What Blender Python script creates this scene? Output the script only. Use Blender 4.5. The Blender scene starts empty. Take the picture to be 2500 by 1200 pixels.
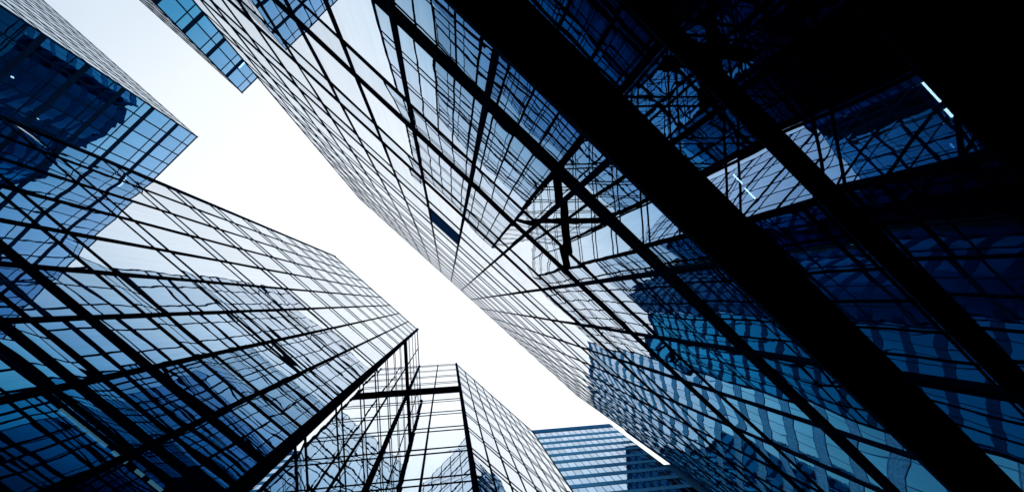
import bpy, math, random
from mathutils import Vector, Matrix
random.seed(11)
S = bpy.context.scene
EYE = 1.6                      # camera height above the pavement; z values below are metres above the eye

# ------------------------------------------------------------------ camera
F_PX = 1220.0; CX, CY = 1250.0, 730.0
def _ray(u, v): return Vector(((u-CX)/F_PX, -(v-CY)/F_PX, -1.0))
_up = _ray(1091, 739).normalized()
_x = _ray(11300, 9900); _x = (_x-_up*_x.dot(_up)).normalized()
_y = _up.cross(_x)
ROT = Matrix((_x, _y, _up))    # camera space -> world space (world X runs along the street)
cam_d = bpy.data.cameras.new('camera'); cam = bpy.data.objects.new('camera', cam_d)
S.collection.objects.link(cam); S.camera = cam
cam.matrix_world = Matrix.Translation((0, 0, EYE)) @ ROT.to_4x4()
cam_d.sensor_width = 36.0; cam_d.lens = 36.0*F_PX/2500.0
cam_d.shift_y = (CY-600.0)/2500.0
cam_d.clip_start = 0.05; cam_d.clip_end = 3000

# ------------------------------------------------------------------ sky, sun, exposure
SUN_EL = math.radians(26); SUN_AZ = math.radians(205)
W = bpy.data.worlds.new("World"); S.world = W; W.use_nodes = True
nt = W.node_tree; nt.nodes.clear()
out = nt.nodes.new('ShaderNodeOutputWorld'); bg = nt.nodes.new('ShaderNodeBackground')
sky = nt.nodes.new('ShaderNodeTexSky'); sky.sky_type = 'NISHITA'; sky.sun_disc = False
sky.sun_elevation = SUN_EL; sky.sun_rotation = SUN_AZ; sky.air_density = 1.5; sky.dust_density = 4.0
tc = nt.nodes.new('ShaderNodeTexCoord'); sep = nt.nodes.new('ShaderNodeSeparateXYZ')
mp = nt.nodes.new('ShaderNodeMapRange'); mp.inputs[1].default_value = -1; mp.inputs[2].default_value = 1
ramp = nt.nodes.new('ShaderNodeValToRGB')
noi = nt.nodes.new('ShaderNodeTexNoise'); noi.inputs['Scale'].default_value = 2.2; noi.inputs['Detail'].default_value = 4
add = nt.nodes.new('ShaderNodeMath'); add.operation = 'MULTIPLY_ADD'; add.inputs[1].default_value = 0.10
els = [(0.10, (.50, .62, .78)), (0.175, (.67, .77, .88)), (0.235, (.86, .925, .99)), (0.33, (1.04, 1.09, 1.14)), (0.46, (1.14, 1.18, 1.22)), (0.85, (1.18, 1.21, 1.25))]
cr = ramp.color_ramp
while len(cr.elements) < len(els): cr.elements.new(0.5)
for e, (p, c) in zip(cr.elements, els): e.position = p; e.color = (*c, 1)
mul = nt.nodes.new('ShaderNodeVectorMath'); mul.operation = 'SCALE'; mul.inputs['Scale'].default_value = 11.2
hs = nt.nodes.new('ShaderNodeHueSaturation'); hs.inputs['Saturation'].default_value = 0.25; hs.inputs['Value'].default_value = 1.0
mix = nt.nodes.new('ShaderNodeMix'); mix.data_type = 'RGBA'; mix.inputs[0].default_value = 0.93
nt.links.new(tc.outputs['Generated'], sep.inputs[0]); nt.links.new(tc.outputs['Generated'], noi.inputs['Vector'])
nt.links.new(sep.outputs['X'], mp.inputs[0])
sub = nt.nodes.new('ShaderNodeMath'); sub.operation = 'SUBTRACT'; sub.inputs[1].default_value = 0.5
nt.links.new(noi.outputs[0], sub.inputs[0]); nt.links.new(sub.outputs[0], add.inputs[0]); nt.links.new(mp.outputs[0], add.inputs[2])
nt.links.new(add.outputs[0], ramp.inputs[0]); nt.links.new(ramp.outputs[0], mul.inputs[0])
nt.links.new(sky.outputs[0], hs.inputs['Color']); nt.links.new(hs.outputs[0], mix.inputs[6]); nt.links.new(mul.outputs[0], mix.inputs[7])
nt.links.new(mix.outputs[2], bg.inputs['Color']); bg.inputs['Strength'].default_value = 0.1
nt.links.new(bg.outputs[0], out.inputs[0])
sd = bpy.data.lights.new('sun', 'SUN'); sd.energy = 0.8; sd.angle = math.radians(10); sd.color = (1, .975, .94)
so = bpy.data.objects.new('sun', sd); S.collection.objects.link(so)
_sd = Vector((math.sin(SUN_AZ)*math.cos(SUN_EL), math.cos(SUN_AZ)*math.cos(SUN_EL), math.sin(SUN_EL)))
so.rotation_euler = _sd.to_track_quat('Z', 'Y').to_euler()
S.view_settings.view_transform = 'Standard'; S.view_settings.look = 'None'
S.view_settings.exposure = 0.0; S.view_settings.gamma = 1.0
S.render.engine = 'CYCLES'
S.cycles.max_bounces = 14; S.cycles.glossy_bounces = 12; S.cycles.transparent_max_bounces = 6; S.cycles.diffuse_bounces = 2

# ------------------------------------------------------------------ materials
def newmat(n):
    m = bpy.data.materials.new(n); m.use_nodes = True; t = m.node_tree; t.nodes.clear()
    o = t.nodes.new('ShaderNodeOutputMaterial'); return m, t, o
# reflectance of the coated glass against cos(incidence): silver when grazing, deep blue when square on
CURVE = [(0.0, (.02, .10, .17)), (0.30, (.03, .165, .265)), (0.40, (.06, .28, .41)), (0.50, (.18, .475, .65)), (0.60, (.40, .58, .75)),
         (0.67, (.56, .69, .80)), (0.73, (.69, .78, .87)), (0.80, (.76, .81, .87)), (0.88, (.77, .81, .85)), (1.0, (.80, .84, .88))]
# the far towers carry a darker, bluer coating
BLUECURVE = [(0.0, (.01, .06, .12)), (0.30, (.02, .14, .26)), (0.42, (.05, .24, .44)), (0.50, (.17, .36, .60)), (0.58, (.32, .50, .73)),
         (0.66, (.55, .69, .86)), (0.73, (.80, .87, .94)), (0.82, (.92, .95, .98)), (1.0, (.98, .99, 1.0))]
def glass(name, gain=(1, 1, 1), rough=0.0, trans=0.0, bump=1.0, dirt=0.035, curve=CURVE):
    m, t, o = newmat(name)
    lw = t.nodes.new('ShaderNodeLayerWeight'); lw.inputs['Blend'].default_value = 0.5
    r = t.nodes.new('ShaderNodeValToRGB'); c = r.color_ramp
    while len(c.elements) < len(curve): c.elements.new(0.5)
    for e, (p, col) in zip(c.elements, curve): e.position = p; e.color = (*col, 1)
    tcn = t.nodes.new('ShaderNodeTexCoord')
    n1 = t.nodes.new('ShaderNodeTexNoise'); n1.inputs['Scale'].default_value = 0.9; n1.inputs['Detail'].default_value = 1.5
    geo = t.nodes.new('ShaderNodeNewGeometry')
    b = t.nodes.new('ShaderNodeBump'); b.inputs['Distance'].default_value = 0.0020*bump; b.inputs['Strength'].default_value = 1.0
    # faint rain streaks and dust on the outer face
    mpg = t.nodes.new('ShaderNodeMapping'); mpg.inputs['Scale'].default_value = (9, 9, .45)
    n2 = t.nodes.new('ShaderNodeTexNoise'); n2.inputs['Scale'].default_value = 1.0; n2.inputs['Detail'].default_value = 6
    mr = t.nodes.new('ShaderNodeMapRange'); mr.inputs[1].default_value = .42; mr.inputs[2].default_value = .75
    mr.inputs[3].default_value = 1.0; mr.inputs[4].default_value = 1.0-dirt*2.2
    # per-pane tone (each pane comes from its own batch)
    at = t.nodes.new('ShaderNodeAttribute'); at.attribute_name = 'tone'
    gm = t.nodes.new('ShaderNodeVectorMath'); gm.operation = 'MULTIPLY'; gm.inputs[1].default_value = gain
    g2 = t.nodes.new('ShaderNodeVectorMath'); g2.operation = 'SCALE'
    g3 = t.nodes.new('ShaderNodeVectorMath'); g3.operation = 'SCALE'
    gl = t.nodes.new('ShaderNodeBsdfGlossy'); gl.distribution = 'GGX'; gl.inputs['Roughness'].default_value = rough
    L = t.links.new
    L(geo.outputs['Position'], n1.inputs['Vector']); L(n1.outputs[0], b.inputs['Height']); L(b.outputs[0], gl.inputs['Normal'])
    L(geo.outputs['Position'], mpg.inputs[0]); L(mpg.outputs[0], n2.inputs['Vector']); L(n2.outputs[0], mr.inputs[0])
    L(lw.outputs['Facing'], r.inputs[0]); L(r.outputs[0], gm.inputs[0]); L(gm.outputs[0], g2.inputs[0]); L(mr.outputs[0], g2.inputs['Scale'])
    L(g2.outputs[0], g3.inputs[0]); L(at.outputs['Fac'], g3.inputs['Scale']); L(g3.outputs[0], gl.inputs['Color'])
    if trans > 0:
        tr = t.nodes.new('ShaderNodeBsdfTransparent'); tr.inputs[0].default_value = (trans*.55, trans*.85, trans, 1)
        ad = t.nodes.new('ShaderNodeAddShader'); L(gl.outputs[0], ad.inputs[0]); L(tr.outputs[0], ad.inputs[1]); L(ad.outputs[0], o.inputs[0])
    else:
        L(gl.outputs[0], o.inputs[0])
    return m
def paint(name, col, rough=.45, metal=0.0, var=.25, scale=3.0, spec=.5):
    m, t, o = newmat(name); p = t.nodes.new('ShaderNodeBsdfPrincipled')
    g = t.nodes.new('ShaderNodeNewGeometry'); n = t.nodes.new('ShaderNodeTexNoise'); n.inputs['Scale'].default_value = scale; n.inputs['Detail'].default_value = 5
    r = t.nodes.new('ShaderNodeValToRGB')
    r.color_ramp.elements[0].position = .3; r.color_ramp.elements[1].position = .7
    r.color_ramp.elements[0].color = (*[c*(1-var) for c in col], 1); r.color_ramp.elements[1].color = (*[c*(1+var) for c in col], 1)
    t.links.new(g.outputs['Position'], n.inputs['Vector']); t.links.new(n.outputs[0], r.inputs[0]); t.links.new(r.outputs[0], p.inputs['Base Color'])
    p.inputs['Roughness'].default_value = rough; p.inputs['Metallic'].default_value = metal; p.inputs['Specular IOR Level'].default_value = spec; p.inputs['Specular Tint'].default_value = (.35, .7, 1, 1)
    t.links.new(p.outputs[0], o.inputs[0]); return m
def matte(name, col):
    m, t, o = newmat(name); d = t.nodes.new('ShaderNodeBsdfDiffuse'); g = t.nodes.new('ShaderNodeNewGeometry')
    n = t.nodes.new('ShaderNodeTexNoise'); n.inputs['Scale'].default_value = 4; n.inputs['Detail'].default_value = 5
    r = t.nodes.new('ShaderNodeValToRGB'); r.color_ramp.elements[0].position = .3; r.color_ramp.elements[1].position = .75
    r.color_ramp.elements[0].color = (*[c*.7 for c in col], 1); r.color_ramp.elements[1].color = (*[c*1.6 for c in col], 1)
    L = t.links.new; L(g.outputs['Position'], n.inputs['Vector']); L(n.outputs[0], r.inputs[0]); L(r.outputs[0], d.inputs[0]); L(d.outputs[0], o.inputs[0])
    return m
def emit(name, col, st):
    m, t, o = newmat(name); e = t.nodes.new('ShaderNodeEmission'); e.inputs[0].default_value = (*col, 1); e.inputs[1].default_value = st
    t.links.new(e.outputs[0], o.inputs[0]); return m
LOWCURVE = [(0.0, (.10, .20, .34)), (0.20, (.26, .40, .55)), (0.34, (.46, .61, .78)), (0.44, (.57, .71, .87)), (0.55, (.66, .77, .92)),
            (0.66, (.70, .81, .91)), (0.73, (.84, .90, .955)), (0.82, (.93, .96, .985)), (1.0, (.98, .99, 1.0))]
M = dict(
    glass=glass('mirror_glass'),
    spandrel=glass('spandrel_glass', gain=(.93, .95, .97), bump=.8),
    clear=glass('lobby_glass', trans=.30, curve=LOWCURVE),
    clear2=glass('clear_mirror_glass', trans=.12), blue=glass('blue_coated_glass', trans=.12, curve=BLUECURVE), blue2=glass('blue_spandrel_glass', gain=(1.15, 1.05, 1), curve=BLUECURVE),
    dark=glass('dark_open_pane', gain=(.002, .012, .04), bump=2),
    fglass=glass('distant_tower_glass', gain=(.74, .80, .88), rough=.02, bump=2.0, dirt=.02),
    fdark=glass('drum_glass', gain=(.07, .19, .32), rough=.02, bump=2.0), notch=glass('notch_glass', curve=LOWCURVE), wdark=glass('dark_reflection_glass', gain=(.015, .10, .22), rough=.02, bump=2.0),
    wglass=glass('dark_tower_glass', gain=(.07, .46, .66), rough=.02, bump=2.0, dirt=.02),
    frame=matte('dark_bronze_aluminium', (.0028, .016, .050)), frame3=matte('blue_mullion', (.007, .042, .12)),
    frame2=matte('blue_grey_aluminium', (.016, .10, .24)),
    black=matte('black_louvre', (.0004, .0007, .0015)),
    fband=matte('blue_spandrel_panel', (.035, .17, .33)),
    core=paint('dark_concrete', (.004, .006, .009), .8, spec=.1),
    road=paint('asphalt', (.05, .05, .052), .85, 0, .2, 8),
    pave=paint('paving', (.22, .21, .2), .8, 0, .15, 5),
    lamp=emit('fluorescent_tube', (.82, .93, 1.0), 3.8),
    lampdim=emit('ceiling_lamp', (.30, .75, 1.0), 1.3), lampfar=emit('far_lamp', (.85, .94, 1.0), 9.0),
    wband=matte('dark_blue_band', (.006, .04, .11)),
)

# ------------------------------------------------------------------ mesh helpers
def link(name, verts, faces, mat, parent=None, smooth=False, tones=None, origin=None):
    me = bpy.data.meshes.new(name)
    o0 = Vector(origin) if origin is not None else Vector((0, 0, 0))
    me.from_pydata([(v[0]-o0.x, v[1]-o0.y, v[2]-o0.z) for v in verts], [], faces)
    me.materials.append(mat)
    if smooth: me.polygons.foreach_set('use_smooth', [True]*len(me.polygons))
    if tones is not None:
        a = me.attributes.new('tone', 'FLOAT', 'POINT'); a.data.foreach_set('value', tones)
    me.update()
    o = bpy.data.objects.new(name, me); S.collection.objects.link(o)
    if parent is not None:
        o.parent = parent; o.location = o0 - Vector(parent.location)
    else: o.location = o0
    return o
def thing(name, label, cat, loc, group=None):
    o = bpy.data.objects.new(name, None); o.location = loc; S.collection.objects.link(o); o.empty_display_size = 2
    o['label'] = label; o['category'] = cat
    if group: o['group'] = group
    return o
def boxpts(p0, t, n, u0, u1, d0, d1, z0, z1):
    """box on a vertical plane: along t from u0..u1, out along n from d0..d1, z0..z1 above the eye"""
    V = []
    for z in (z0, z1):
        for (u, d) in ((u0, d0), (u1, d0), (u1, d1), (u0, d1)):
            V.append((p0[0]+t[0]*u+n[0]*d, p0[1]+t[1]*u+n[1]*d, z+EYE))
    return V
BF = [(0, 3, 2, 1), (4, 5, 6, 7), (0, 1, 5, 4), (1, 2, 6, 5), (2, 3, 7, 6), (3, 0, 4, 7)]
class MB:
    def __init__(s): s.v = []; s.f = []
    def add(s, v, f):
        k = len(s.v); s.v += v; s.f += [tuple(i+k for i in q) for q in f]
    def build(s, name, mat, parent): return link(name, s.v, s.f, mat, parent)
def project(p):
    c = ROT.transposed() @ (Vector(p)-Vector((0, 0, EYE)))
    if c.z > -1e-3: return None
    return (CX-F_PX*c.x/c.z, CY+F_PX*c.y/c.z)
def area_on_screen(q):
    P = [project(p) for p in q]
    if any(p is None for p in P): return 0
    cx = sum(p[0] for p in P)/len(P); cy = sum(p[1] for p in P)/len(P)
    if not (-60 < cx < 2560 and -60 < cy < 1260): return 0
    a = 0
    for i in range(len(P)):
        x0, y0 = P[i]; x1, y1 = P[(i+1) % len(P)]; a += x0*y1-x1*y0
    return abs(a)/2
def pane(p0, t, n, u0, u1, z0, z1, seg, wob):
    """one sheet of glass: a slight random tilt and pillow, as sealed units have"""
    ta, tb = random.gauss(0, .0016)*wob, random.gauss(0, .0016)*wob
    A = random.gauss(.0012, .0012)*wob; ph = random.random()*6.28; B = random.gauss(0, .0005)*wob
    V = []
    for j in range(seg+1):
        for i in range(seg+1):
            a, b = i/seg, j/seg
            u = u0+(u1-u0)*a; z = z0+(z1-z0)*b
            d = ta*(a-.5)*(u1-u0)+tb*(b-.5)*(z1-z0)+A*16*a*(1-a)*b*(1-b)+B*math.sin(4.2*b+2*a+ph)
            V.append((p0[0]+t[0]*u+n[0]*d, p0[1]+t[1]*u+n[1]*d, z+EYE))
    # orientation so that normals point along n
    Fc = []
    flip = (t[0]*n[1]-t[1]*n[0]) > 0        # t x z vs n
    for j in range(seg):
        for i in range(seg):
            k = j*(seg+1)+i
            q = (k, k+1, k+seg+2, k+seg+1)
            Fc.append(q[::-1] if flip else q)
    return V, Fc
class Panes:
    def __init__(s): s.items = []
    def add(s, V, Fc, mat, tone, seg):
        n = seg+1; corners = [V[0], V[seg], V[-1], V[n*(n-1)]]
        s.items.append((area_on_screen(corners), V, Fc, mat, tone))
    def build(s, root, count=100, name='window_pane'):
        it = sorted(s.items, key=lambda x: -x[0])
        for k, (a, V, Fc, mat, tone) in enumerate(it[:count]):
            c = [sum(v[i] for v in V)/len(V) for i in range(3)]
            link(name, V, Fc, mat, root, True, [tone]*len(V), c)
        rest = {}
        for (a, V, Fc, mat, tone) in it[count:]:
            v, f, tn = rest.setdefault(mat.name, ([], [], []))
            k = len(v); v += V; f += [tuple(i+k for i in q) for q in Fc]; tn += [tone]*len(V)
        v2, f2, t2, mats, mi = [], [], [], [], []
        for mn, (v, f, tn) in rest.items():
            k = len(v2); v2 += v; f2 += [tuple(i+k for i in q) for q in f]; t2 += tn; mi += [len(mats)]*len(f); mats.append(bpy.data.materials[mn])
        if v2:
            o = link('window_panes', v2, f2, mats[0], root, True, t2)
            for m in mats[1:]: o.data.materials.append(m)
            o.data.polygons.foreach_set('material_index', mi); o['kind'] = 'stuff'
def facade(root, P, p0, p1, out_n, us, lines, z0, z1, mw=.06, md=.07, seg=4, wob=1.0, matfn=None, fm=None, detail=True, endcap=True, mname='mullion', tname='transom'):
    """curtain wall between plan points p0 and p1; us = mullion positions; lines = [(z, height, depth, material)] horizontals"""
    L = math.hypot(p1[0]-p0[0], p1[1]-p0[1]); t = ((p1[0]-p0[0])/L, (p1[1]-p0[1])/L); n = out_n
    fm = fm or M['frame']
    e = .0
    rest = MB()
    for k, u in enumerate(us):
        v = boxpts(p0, t, n, u-mw/2, u+mw/2, -.03, md, z0, z1+.02)
        if detail: link(mname, v, BF, fm, root)
        else: rest.add(v, BF)
    for k, (z, h, d, m) in enumerate(lines):
        v = boxpts(p0, t, n, e, L-e, -.026, d, z-h/2, z+h/2)
        if detail: link(tname, v, BF, m or fm, root)
        else: rest.add(v, BF)
    if rest.v: 
        o = rest.build('frame_grid', fm, root); o['kind'] = 'stuff'
    zs = [z0]+[l[0] for l in lines]+[z1]
    zs = sorted(set(round(z, 4) for z in zs if z0 <= z <= z1))
    uu = sorted(set([0.0]+[round(u, 4) for u in us]+[round(L, 4)]))
    for i in range(len(uu)-1):
        if uu[i+1]-uu[i] < .12: continue
        for j in range(len(zs)-1):
            if zs[j+1]-zs[j] < .12: continue
            um = (uu[i]+uu[i+1])/2; zm = (zs[j]+zs[j+1])/2
            mt = matfn(um, zm, zs[j+1]-zs[j]) if matfn else M['glass']
            if mt is None: continue
            V, Fc = pane(p0, t, n, uu[i], uu[i+1], zs[j], zs[j+1], seg, wob)
            P.add(V, Fc, mt, random.uniform(.9, 1.0), seg)
def prism(root, name, pts, z0, z1, mat):
    n = len(pts); V = [(x, y, z0+EYE) for x, y in pts]+[(x, y, z1+EYE) for x, y in pts]
    Fc = [tuple(range(n))[::-1], tuple(range(n, 2*n))]+[(i, (i+1) % n, n+(i+1) % n, n+i) for i in range(n)]
    a = sum(pts[i][0]*pts[(i+1) % n][1]-pts[(i+1) % n][0]*pts[i][1] for i in range(n))
    if a < 0: Fc = [q[::-1] for q in Fc]
    return link(name, V, Fc, mat, root)
def rng(a, b, n): return [a+(b-a)*i/n for i in range(n+1)]
def L_glass(um, zm, dz): return M['spandrel'] if dz < 1.5 else (M['clear2'] if zm < 20 else M['glass'])
def S_glass(um, zm, dz): return M['spandrel'] if dz < 1.5 else M['glass']

H = 56.2; G = -EYE; FL = 3.96
YL, YR = 4.30, -2.05

# ------------------------------------------------------------------ ground
link('road', [(-400, -400, 0), (400, -400, 0), (400, 400, 0), (-400, 400, 0)], [(0, 1, 2, 3)], M['road'])['kind'] = 'structure'
link('pavement', boxpts((-60, -1.95), (1, 0), (0, 1), 0, 120, 0, 6.15, G-.05, G+.12), BF, M['pave'])['kind'] = 'structure'
bpy.data.objects['road'].location.z = -.13
cam.location.z = EYE

# ------------------------------------------------------------------ right tower (long mirror slab over the camera)
R = thing('glass_tower', 'long mirror glass tower filling the right half, black ground floor strip along its foot', 'office tower', (1.7, YR, 0), 'glass towers of the complex')
P = Panes()
RX0, RX1 = -14.49, 17.90; RN = 22; RU = rng(0, RX1-RX0, RN)
thick = [5.82+FL*k for k in range(13)]; thin = [5.82+2.66+FL*k for k in range(13) if 5.82+2.66+FL*k < H-.3]
RL = [(z, .35 if z < 30 else .46, .012, M['frame']) for z in thick]+[(z, .12 if z < 30 else .18, .014, M['frame']) for z in thin]
RL += [(H-.05, .14, .02, M['frame2'])]
darkbay = int((-2.7-RX0)/((RX1-RX0)/RN))
def RG(um, zm, dz):
    if int(um/((RX1-RX0)/RN)) == darkbay and 17.7 < zm < 20.4: return M['dark']
    return S_glass(um, zm, dz)
facade(R, P, (RX0, YR), (RX1, YR), (0, 1), RU, RL, 4.62, H, .072, .022, 6, 1.6, RG, fm=M['frame3'])
for z in thick:   # lighter strip on every dark band, its edge highlight put in as colour
    link('highlight_strip', boxpts((RX0, YR), (1, 0), (0, 1), 0, RX1-RX0, .013, .022, z-.03, z-.01), BF, M['frame2'], R)
link('edge_trim', boxpts((RX0, YR), (1, 0), (0, 1), -.05, RX1-RX0+.05, -.03, .022, 4.545, 4.60), BF, M['frame2'], R)
link('fascia', boxpts((RX0, YR), (1, 0), (0, 1), -.02, RX1-RX0+.02, -.06, .008, 3.63, 4.543), BF, M['black'], R)
# lobby strips below
LB_ = [(2.78, .17, .012, M['black'])]
facade(R, P, (RX0, YR), (RX1, YR), (0, 1), [RU[i] for i in range(0, RN+1, 4)], LB_, 1.84, 3.63, .10, .03, 6, 1.2, lambda u, z, d: M['clear'])
link('lobby_trim', boxpts((RX0, YR), (1, 0), (0, 1), 0, RX1-RX0, .0, .016, 2.868, 2.876), BF, M['frame2'], R)
link('base_wall', boxpts((RX0, YR), (1, 0), (0, 1), 0, RX1-RX0, -.3, .02, G, 1.82), BF, M['black'], R)
link('base_trim', boxpts((RX0, YR), (1, 0), (0, 1), 0, RX1-RX0, .0, .045, 1.822, 1.838), BF, M['frame'], R)
YB = -23.0
for (a, b, nn) in (((RX1, YR), (RX1, YB), (1, 0)), ((RX0, YB), (RX0, YR), (-1, 0)), ((RX1, YB), (RX0, YB), (0, -1))):
    Ls = math.hypot(b[0]-a[0], b[1]-a[1])
    facade(R, P, a, b, nn, rng(0, Ls, round(Ls/1.47)), [(z, .34, .012, None) for z in thick]+[(z, .07, .014, None) for z in thin], G, H-.02, .06, .022, 1, .8, S_glass, detail=False)
prism(R, 'core', [(RX0+.4, YB+.4), (RX1-.4, YB+.4), (RX1-.4, YR-.4), (RX0+.4, YR-.4)], 11.5, H-.3, M['core'])
prism(R, 'roof', [(RX0+.05, YB+.05), (RX1-.05, YB+.05), (RX1-.05, YR-.05), (RX0+.05, YR-.05)], H-.28, H-.04, M['frame'])
P.build(R)

# ------------------------------------------------------------------ left tower with the V notch
Lt = thing('glass_tower', 'mirror glass tower on the left with a V shaped notch cut into its face', 'office tower', (2, YL+.5, 0), 'glass towers of the complex')
P = Panes()
LX0, LX1 = -12.27, -.43; BX0, BX1 = 5.30, 16.87; NV = (2.435, YL+2.865)
pl = [11.16+FL*k for k in range(-2, 12)]
LL = [(z, .12 if z < 22 else .17, .012, M['frame']) for z in pl]+[(z+.75, .12 if z < 22 else .17, .014, M['frame']) for z in pl]
LL_l = [l for l in LL if not 7 < l[0] < 8.5]+[(9.5, .32, .013, M['frame']), (7.34, .13, .012, None), (7.76, .24, .012, None), (8.28, .12, .012, None)]
LL += [(H-.04, .09, .018, M['frame2'])]; LL_l += [(H-.04, .09, .018, M['frame2'])]
facade(Lt, P, (LX0, YL), (LX1, YL), (0, -1), rng(0, LX1-LX0, 9)[1:-1], LL_l, G, H, .10, .022, 6, 1.35, L_glass)
facade(Lt, P, (BX0, YL), (BX1, YL), (0, -1), rng(0, BX1-BX0, 9)[1:-1], LL, G, H, .10, .022, 6, 1.35, L_glass)
r2 = math.sqrt(.5)
CL = [l for l in LL if not (38.0 < l[0] < 41.2)]
def CG(um, zm, dz): return None if 38.1 < zm < 41.0 else M['notch']
CLB = CL+[(38.16, .09, .014, None), (40.99, .09, .014, None)]
c1 = ((LX1, YL), NV, (r2, -r2)); c2 = (NV, (BX0, YL), (-r2, -r2))
for (a, b, nn) in (c1, c2):
    Ls = math.hypot(b[0]-a[0], b[1]-a[1]); t = ((b[0]-a[0])/Ls, (b[1]-a[1])/Ls)
    facade(Lt, P, a, b, nn, [Ls/2], CLB, G, H, .10, .022, 5, 1.0, CG)
    link('louvre_band', boxpts(a, t, nn, .02, Ls-.02, -.12, -.02, 38.2, 40.95), BF, M['black'], Lt)
# corner posts
def post(x, y, w, mat): link('corner_post', boxpts((x, y), (1, 0), (0, 1), -w, w, -w, w, G, H+.03), BF, mat, Lt)
post(LX0, YL, .055, M['frame']); post(LX1, YL, .125, M['frame']); post(BX0, YL, .09, M['frame']); post(BX1, YL, .05, M['frame'])
post(NV[0], NV[1], .10, M['frame'])
YT = 26.0
for (a, b, nn) in (((LX0, YT), (LX0, YL), (-1, 0)), ((BX1, YL), (BX1, YT), (1, 0)), ((BX1, YT), (LX0, YT), (0, 1))):
    Ls = math.hypot(b[0]-a[0], b[1]-a[1])
    facade(Lt, P, a, b, nn, rng(0, Ls, round(Ls/1.35)), LL[:-1], G, H-.02, .055, .022, 1, .8, S_glass, detail=False)
poly = [(LX0+.35, YL+.35), (LX1-.1, YL+.35), (NV[0], NV[1]+.5), (BX0+.1, YL+.35), (BX1-.35, YL+.35), (BX1-.35, YT-.35), (LX0+.35, YT-.35)]
prism(Lt, 'core', poly, 27.0, H-.3, M['core'])
poly = [(LX0+.03, YL+.03), (LX1-.02, YL+.03), (NV[0], NV[1]+.05), (BX0+.02, YL+.03), (BX1-.03, YL+.03), (BX1-.03, YT-.03), (LX0+.03, YT-.03)]
prism(Lt, 'roof', poly, H-.28, H-.04, M['frame'])
P.build(Lt)

# ------------------------------------------------------------------ two towers farther up the street
def slab_tower(label, ycorner, ydir, yend, base):
    T = thing('glass_tower', label, 'office tower', base, 'glass towers of the complex')
    P = Panes(); X = -30.94; XE = -78.0
    tk = [H-3.9-4.06*k for k in range(13)]; tn = [z-1.25 for z in [H]+tk]
    Ls = abs(yend-ycorner); a = (X, ycorner); b = (X, yend)
    us = [0.03]+[1.37*k for k in range(1, int(Ls/1.37)+1)]
    TL = [(z, .56, .012, M['frame']) for z in tk]+[(z, .12, .014, M['frame']) for z in tn]+[(H-.1, .22, .016, M['frame'])]
    facade(T, P, a, b, (1, 0), us, TL, G, H, .11, .022, 4, 1.0, lambda u, z, d: M['blue2'] if d < 1.6 else M['blue'])
    # long grazing face
    us = rng(0, X-XE, 32)
    TL = [(z, .30, .012, M['frame']) for z in tk]+[(z, .08, .014, M['frame']) for z in tn]+[(H-.1, .2, .016, M['frame'])]
    facade(T, P, (X, ycorner), (XE, ycorner), (0, -ydir), us, TL, G, H-.01, .05, .02, 2, .5, lambda u, z, d: M['spandrel'] if d < 1.6 else M['glass'])
    for (p, q, nn) in (((XE, ycorner), (XE, yend), (-1, 0)), ((X, yend), (XE, yend), (0, ydir))):
        Lq = math.hypot(q[0]-p[0], q[1]-p[1])
        facade(T, P, p, q, nn, rng(0, Lq, round(Lq/1.4)), [(z, .4, .012, None) for z in tk], G, H-.02, .06, .022, 1, .8, None, detail=False)
    y0, y1 = sorted((ycorner+.4*ydir, yend-.4*ydir))
    prism(T, 'core', [(XE+.4, y0), (X-.4, y0), (X-.4, y1), (XE+.4, y1)], G, H-.3, M['core'])
    y0, y1 = sorted((ycorner+.04*ydir, yend-.04*ydir))
    prism(T, 'roof', [(XE+.04, y0), (X-.04, y0), (X-.04, y1), (XE+.04, y1)], H-.28, H-.03, M['frame'])
    link('corner_post', boxpts((X, ycorner), (1, 0), (0, 1), -.05, .05, -.05, .05, G, H+.03), BF, M['frame'], T)
    P.build(T)
    return T
slab_tower('square cornered glass tower at the upper left with thick black floor bands', 4.50, 1, 34.0, (-50, 12, 0))
slab_tower('narrow blue glass tower at the top, wedged between sky and the right tower', -2.03, -1, -26.0, (-50, -12, 0))

# ------------------------------------------------------------------ tall pale tower beyond the end of the street
HF = 157.0
Ft = thing('distant_tower', 'distant pale blue tower with fine horizontal stripes at the bottom between the two near towers', 'office tower', (62, 16, 0))
P = Panes()
SUMF = 59.15
fr = ((SUMF+71.0)/2, (SUMF-71.0)/2); fl = (41.6, SUMF-41.6)
arc = [(44.4, 20.2), (43.3, 21.4), (42.5, 23.0), (42.0, 25.4), (42.1, 28.8), (43.0, 32.0), (44.4, 34.6), (44.0, 36.2)]
FH = 5.7; z0F = 25.0
bands = []
z = HF-9.2
while z > z0F: bands.append(z); z -= FH
def nrm(a, b):   # outward normal for a boundary walked with the inside on the right
    L = math.hypot(b[0]-a[0], b[1]-a[1]); return ((b[1]-a[1])/L*-1, (b[0]-a[0])/L)
def ffac(a, b, nb, detail):
    n = nrm(a, b); 
    # make it point away from the tower centre
    cx, cy = 66, 22
    if (a[0]+b[0])/2*n[0]+(a[1]+b[1])/2*n[1] < cx*n[0]+cy*n[1]: n = (-n[0]*-1, -n[1]*-1)
    mid = ((a[0]+b[0])/2-cx, (a[1]+b[1])/2-cy)
    if mid[0]*n[0]+mid[1]*n[1] < 0: n = (-n[0], -n[1])
    L = math.hypot(b[0]-a[0], b[1]-a[1]); t = ((b[0]-a[0])/L, (b[1]-a[1])/L)
    zs = []
    for zb in bands:
        if detail: link('spandrel_band', boxpts(a, t, n, 0, L, -.1, .05, zb-1.05, zb+1.05), BF, M['fband'], Ft)
        zs += [zb-1.05, zb+1.05]
    return n, t, L, zs
n, t, L, zs = ffac(fr, fl, 18, True)
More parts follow.
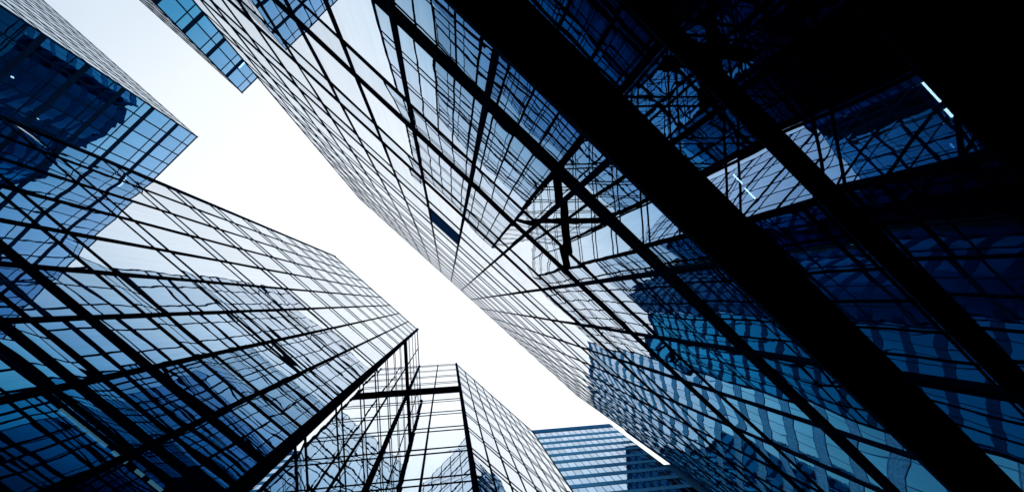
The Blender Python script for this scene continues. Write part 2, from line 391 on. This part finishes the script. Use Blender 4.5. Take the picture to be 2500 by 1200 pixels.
for u in rng(0, L, 18):
    link('mullion', boxpts(fr, t, n, u-.035, u+.035, -.04, .06, z0F, HF-3.2), BF, M['frame2'], Ft)
for zb in bands:
    for dz in (-1.05, 0, 1.05):
        pass
edges = sorted([zb+1.05 for zb in bands]+[zb-1.05 for zb in bands]+[HF-3.4])
ul = rng(0, L, 18)
for i in range(len(ul)-1):
    for j in range(1, len(edges)-1, 2):
        V, Fc = pane(fr, t, n, ul[i], ul[i+1], edges[j], edges[j+1], 1, 1.0)
        P.add(V, Fc, M['fglass'], random.uniform(.8, 1.0), 1)
mbt = MB()
for zb in bands:
    for dz in (-1.0, .95): mbt.add(boxpts(fr, t, n, 0, L, .051, .07, zb+dz-.05, zb+dz+.05), BF)
o = mbt.build('trim_lines', M['frame2'], Ft)
# crown: dark double rail over a pale strip
for (za, zb_) in ((HF-.7, HF), (HF-2.2, HF-1.55), (HF-3.5, HF-2.8)):
    link('crown_rail', boxpts(fr, t, n, -.2, L+.2, -.1, .16, za, zb_), BF, M['frame2'], Ft)
link('crown_panel', boxpts(fr, t, n, 0, L, -.09, .02, HF-3.3, HF-.1), BF, M['fband'], Ft)
# rounded flank
ring = [fl]+arc
bm_ = MB(); gm_ = MB()
for i in range(len(ring)-1):
    a, b = ring[i], ring[i+1]
    n_, t_, L_, z_ = ffac(a, b, 1, False)
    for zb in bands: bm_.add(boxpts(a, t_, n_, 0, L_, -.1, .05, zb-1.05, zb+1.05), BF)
    bm_.add(boxpts(a, t_, n_, 0, L_, -.1, .10, HF-3.4, HF), BF)
    es = rng(0, L_, max(1, round(L_/1.6)))
    for q in range(len(es)-1):
        for j in range(1, len(edges)-1, 2):
            V, Fc = pane(a, t_, n_, es[q], es[q+1], edges[j], edges[j+1], 1, 1.0)
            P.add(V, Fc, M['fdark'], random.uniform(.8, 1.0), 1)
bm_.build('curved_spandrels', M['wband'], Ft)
back = [(44.0, 36.2), (46, 42), (62, 54), (90, 30), (84, 2), fr]
poly = [fr, fl]+arc+back[1:-1]
cxm, cym = 66, 22
inner = [(x+(cxm-x)*.02, y+(cym-y)*.02) for x, y in poly]
prism(Ft, 'body', inner, G, HF-.5, M['core'])
prism(Ft, 'podium', [(x+(x-cxm)*.0, y) for x, y in inner], G, 25.0, M['fband'])
# lower shoulder on its right side
lo = thing('low_tower', 'sliver of a pale lower tower beside the foot of the striped tower', 'office tower', (72, -12, 0))
sx = (SUMF+75.5)/2; sy = (SUMF-75.5)/2
prism(lo, 'body', [(sx+.2, sy), (sx+.2, sy-26), (sx+30, sy-26), (sx+30, sy+2)], G, 110.5, M['core'])
P2 = Panes()
lz = [110.2-2.85*k for k in range(30)]
facade(lo, P2, (sx, sy), (sx, sy-26), (-1, 0), rng(0, 26, 14), [(z, .5, .05, M['frame2']) for z in lz], 20, 110.5, .1, .1, 1, 1.0, lambda u, z, d: M['fglass'], mname='mullion')
P2.build(lo, 60)
# stub that joins the shoulder to the striped tower
link('shoulder', boxpts(fr, (t[0]*-1, t[1]*-1), n, 0, 3.1, -8, -.02, 20, 116), BF, M['fband'], Ft)
P.build(Ft)

# ------------------------------------------------------------------ tower behind the right slab, seen only in the glass
hw = 140.0; sdif = 69.8; s0 = 56.0; s1 = 14.0
def sdp(s_, d_): return ((s_+d_)/2, (s_-d_)/2)
Wt = thing('mirrored_tower', 'dark striped tower seen only as a reflection in the mirror glass', 'office tower', (*sdp(20, sdif+20), 0))
end = [(43.6, -26.2), (42.0, -26.6), (39.4, -26.8), (36.6, -26.3), (35.4, -28.9), (34.4, -31.8), (34.3, -34.6), (35.2, -38.4), (37.2, -42), (48, -62)]
wpoly = [sdp(s0, sdif+40), sdp(s0, sdif)]+end
prism(Wt, 'core', [(x+.3*r2, y-.3*r2) for x, y in wpoly], G, hw-.4, M['core'])
PW = Panes(); wb = MB(); wt2 = MB()
wbands = [hw-3-5.0*k for k in range(26)]
for i in range(len(wpoly)-1):
    a, b = wpoly[i], wpoly[i+1]; Lw = math.hypot(b[0]-a[0], b[1]-a[1]); tw = ((b[0]-a[0])/Lw, (b[1]-a[1])/Lw)
    nw = (-tw[1], tw[0]); cxw, cyw = sdp(30, sdif+25)
    if ((a[0]+b[0])/2-cxw)*nw[0]+((a[1]+b[1])/2-cyw)*nw[1] < 0: nw = (-nw[0], -nw[1])
    for zb in wbands: wb.add(boxpts(a, tw, nw, 0, Lw, -.1, .05, zb-.8, zb+.8), BF)
    wb.add(boxpts(a, tw, nw, 0, Lw, -.1, .06, hw-1.6, hw), BF)
    es = rng(0, Lw, max(1, round(Lw/2.2)))
    for q in range(len(es)-1):
        if Lw > 12: wt2.add(boxpts(a, tw, nw, es[q]-.09, es[q]+.09, -.02, .09, 5, hw-1.6), BF)
        for j in range(len(wbands)-1):
            V, Fc = pane(a, tw, nw, es[q], es[q+1], wbands[j+1]+.8, wbands[j]-.8, 1, 1.0)
            PW.add(V, Fc, M['wdark'] if (V[0][0]+V[0][1]) > 42 else M['wglass'], random.uniform(.8, 1.0), 1)  # panes nearest the distant tower coloured darker, so their reflection in it looks dark
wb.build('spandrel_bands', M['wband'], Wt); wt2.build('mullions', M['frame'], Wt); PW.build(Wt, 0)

# ------------------------------------------------------------------ lamps behind the glass
def tube(x0, x1, y, z, w, mat, label, group, name='fluorescent_lamp'):
    """a slim tube in its holder: body with two end caps"""
    root = thing(name, label, 'lamp', ((x0+x1)/2, y, z+EYE), group)
    c = min(.05, (x1-x0)*.06)
    link('tube', boxpts((x0, y), (1, 0), (0, 1), c, x1-x0-c, -w, w, z-w, z+w), BF, mat, root)
    for a in (0, x1-x0-c): link('end_cap', boxpts((x0, y), (1, 0), (0, 1), a, a+c, -w*1.1, w*1.1, z-w*1.1, z+w*1.1), BF, M['frame2'], root)
    link('housing', boxpts((x0, y), (1, 0), (0, 1), 0, x1-x0, -w*1.6, w*1.6, z+w*1.2, z+w*3), BF, M['core'], root)
    return root
def at(u, v, z):
    c = ROT @ _ray(u, v); return (c.x/c.z*z, c.y/c.z*z)
def at_y(u, v, y):
    c = ROT @ _ray(u, v); return (c.x/c.y*y, c.z/c.y*y)
def at_x(u, v, x):
    c = ROT @ _ray(u, v); return (c.y/c.x*x, c.z/c.x*x)
GL = 'fluorescent tubes behind the lobby glass'
for (ua, va, ub, vb, z, w, lab) in ((2248, 198, 2301, 250, 4.6, .010, 'long bright tube lamp behind dark glass at the far right'),
                            (2306, 263, 2326, 287, 4.6, .009, 'short bright tube lamp just below the long one at far right'),
                            (1789, 423, 1813, 450, 8.2, .009, 'upper of two thin tube lamps in the pale lattice patch'),
                            (1817, 456, 1845, 488, 8.2, .009, 'lower of two thin tube lamps in the pale lattice patch')):
    p = at(ua, va, z); q = at(ub, vb, z)
    tube(p[0], q[0], (p[1]+q[1])/2, z, w, M['lamp'], lab, GL)
# ceiling strip behind the lower panes of the left tower
labs = ['dim blue lamp strip behind the lower left glass, longest of its row', 'dim blue lamp in the lower left row, second down from the longest',
        'dim blue lamp in the lower left row, third down', 'dim blue lamp in the lower left row, last before the bottom edge']
for (ua, ub), lab in zip(((140, 266), (272, 312), (330, 352), (362, 398)), labs):
    zz = 5.6/.70
    va, vb = 990+(ua-135)*.795, 990+(ub-135)*.795
    p = at_y(ua, va, 5.6); q = at_y(ub, vb, 5.6)
    tube(p[0], q[0], 5.6, (p[1]+q[1])/2, .022, M['lampdim'], lab, 'dim ceiling lamps in the left tower')
# small lamps in the two far towers
for (ua, va, ub, vb, lab) in ((23, 183, 37, 194, 'small white lamp behind the glass near the upper left edge'),
                              (55, 367, 74, 358, 'small white lamp lower down at the left edge of the square cornered tower'),
                              (582, 164, 603, 150, 'small white lamp in the top panes of the narrow blue tower'),
                              (89, 288, 96, 292, 'tiny white lamp dot in the dark reflection at upper left')):
    xx = -31.15; p = at_x(ua, va, xx); q = at_x(ub, vb, xx)
    y0, y1 = sorted((p[0], q[0])); zc = (p[1]+q[1])/2
    root = thing('ceiling_lamp', lab, 'lamp', (xx, (y0+y1)/2, zc+EYE), 'small lamps in the far towers')
    link('diffuser', boxpts((xx, y0), (0, 1), (1, 0), 0, y1-y0, -.05, .05, zc-.07, zc+.07), BF, M['lampfar'], root)
    link('housing', boxpts((xx, y0), (0, 1), (1, 0), -.05, y1-y0+.05, -.07, .03, zc+.075, zc+.14), BF, M['core'], root)
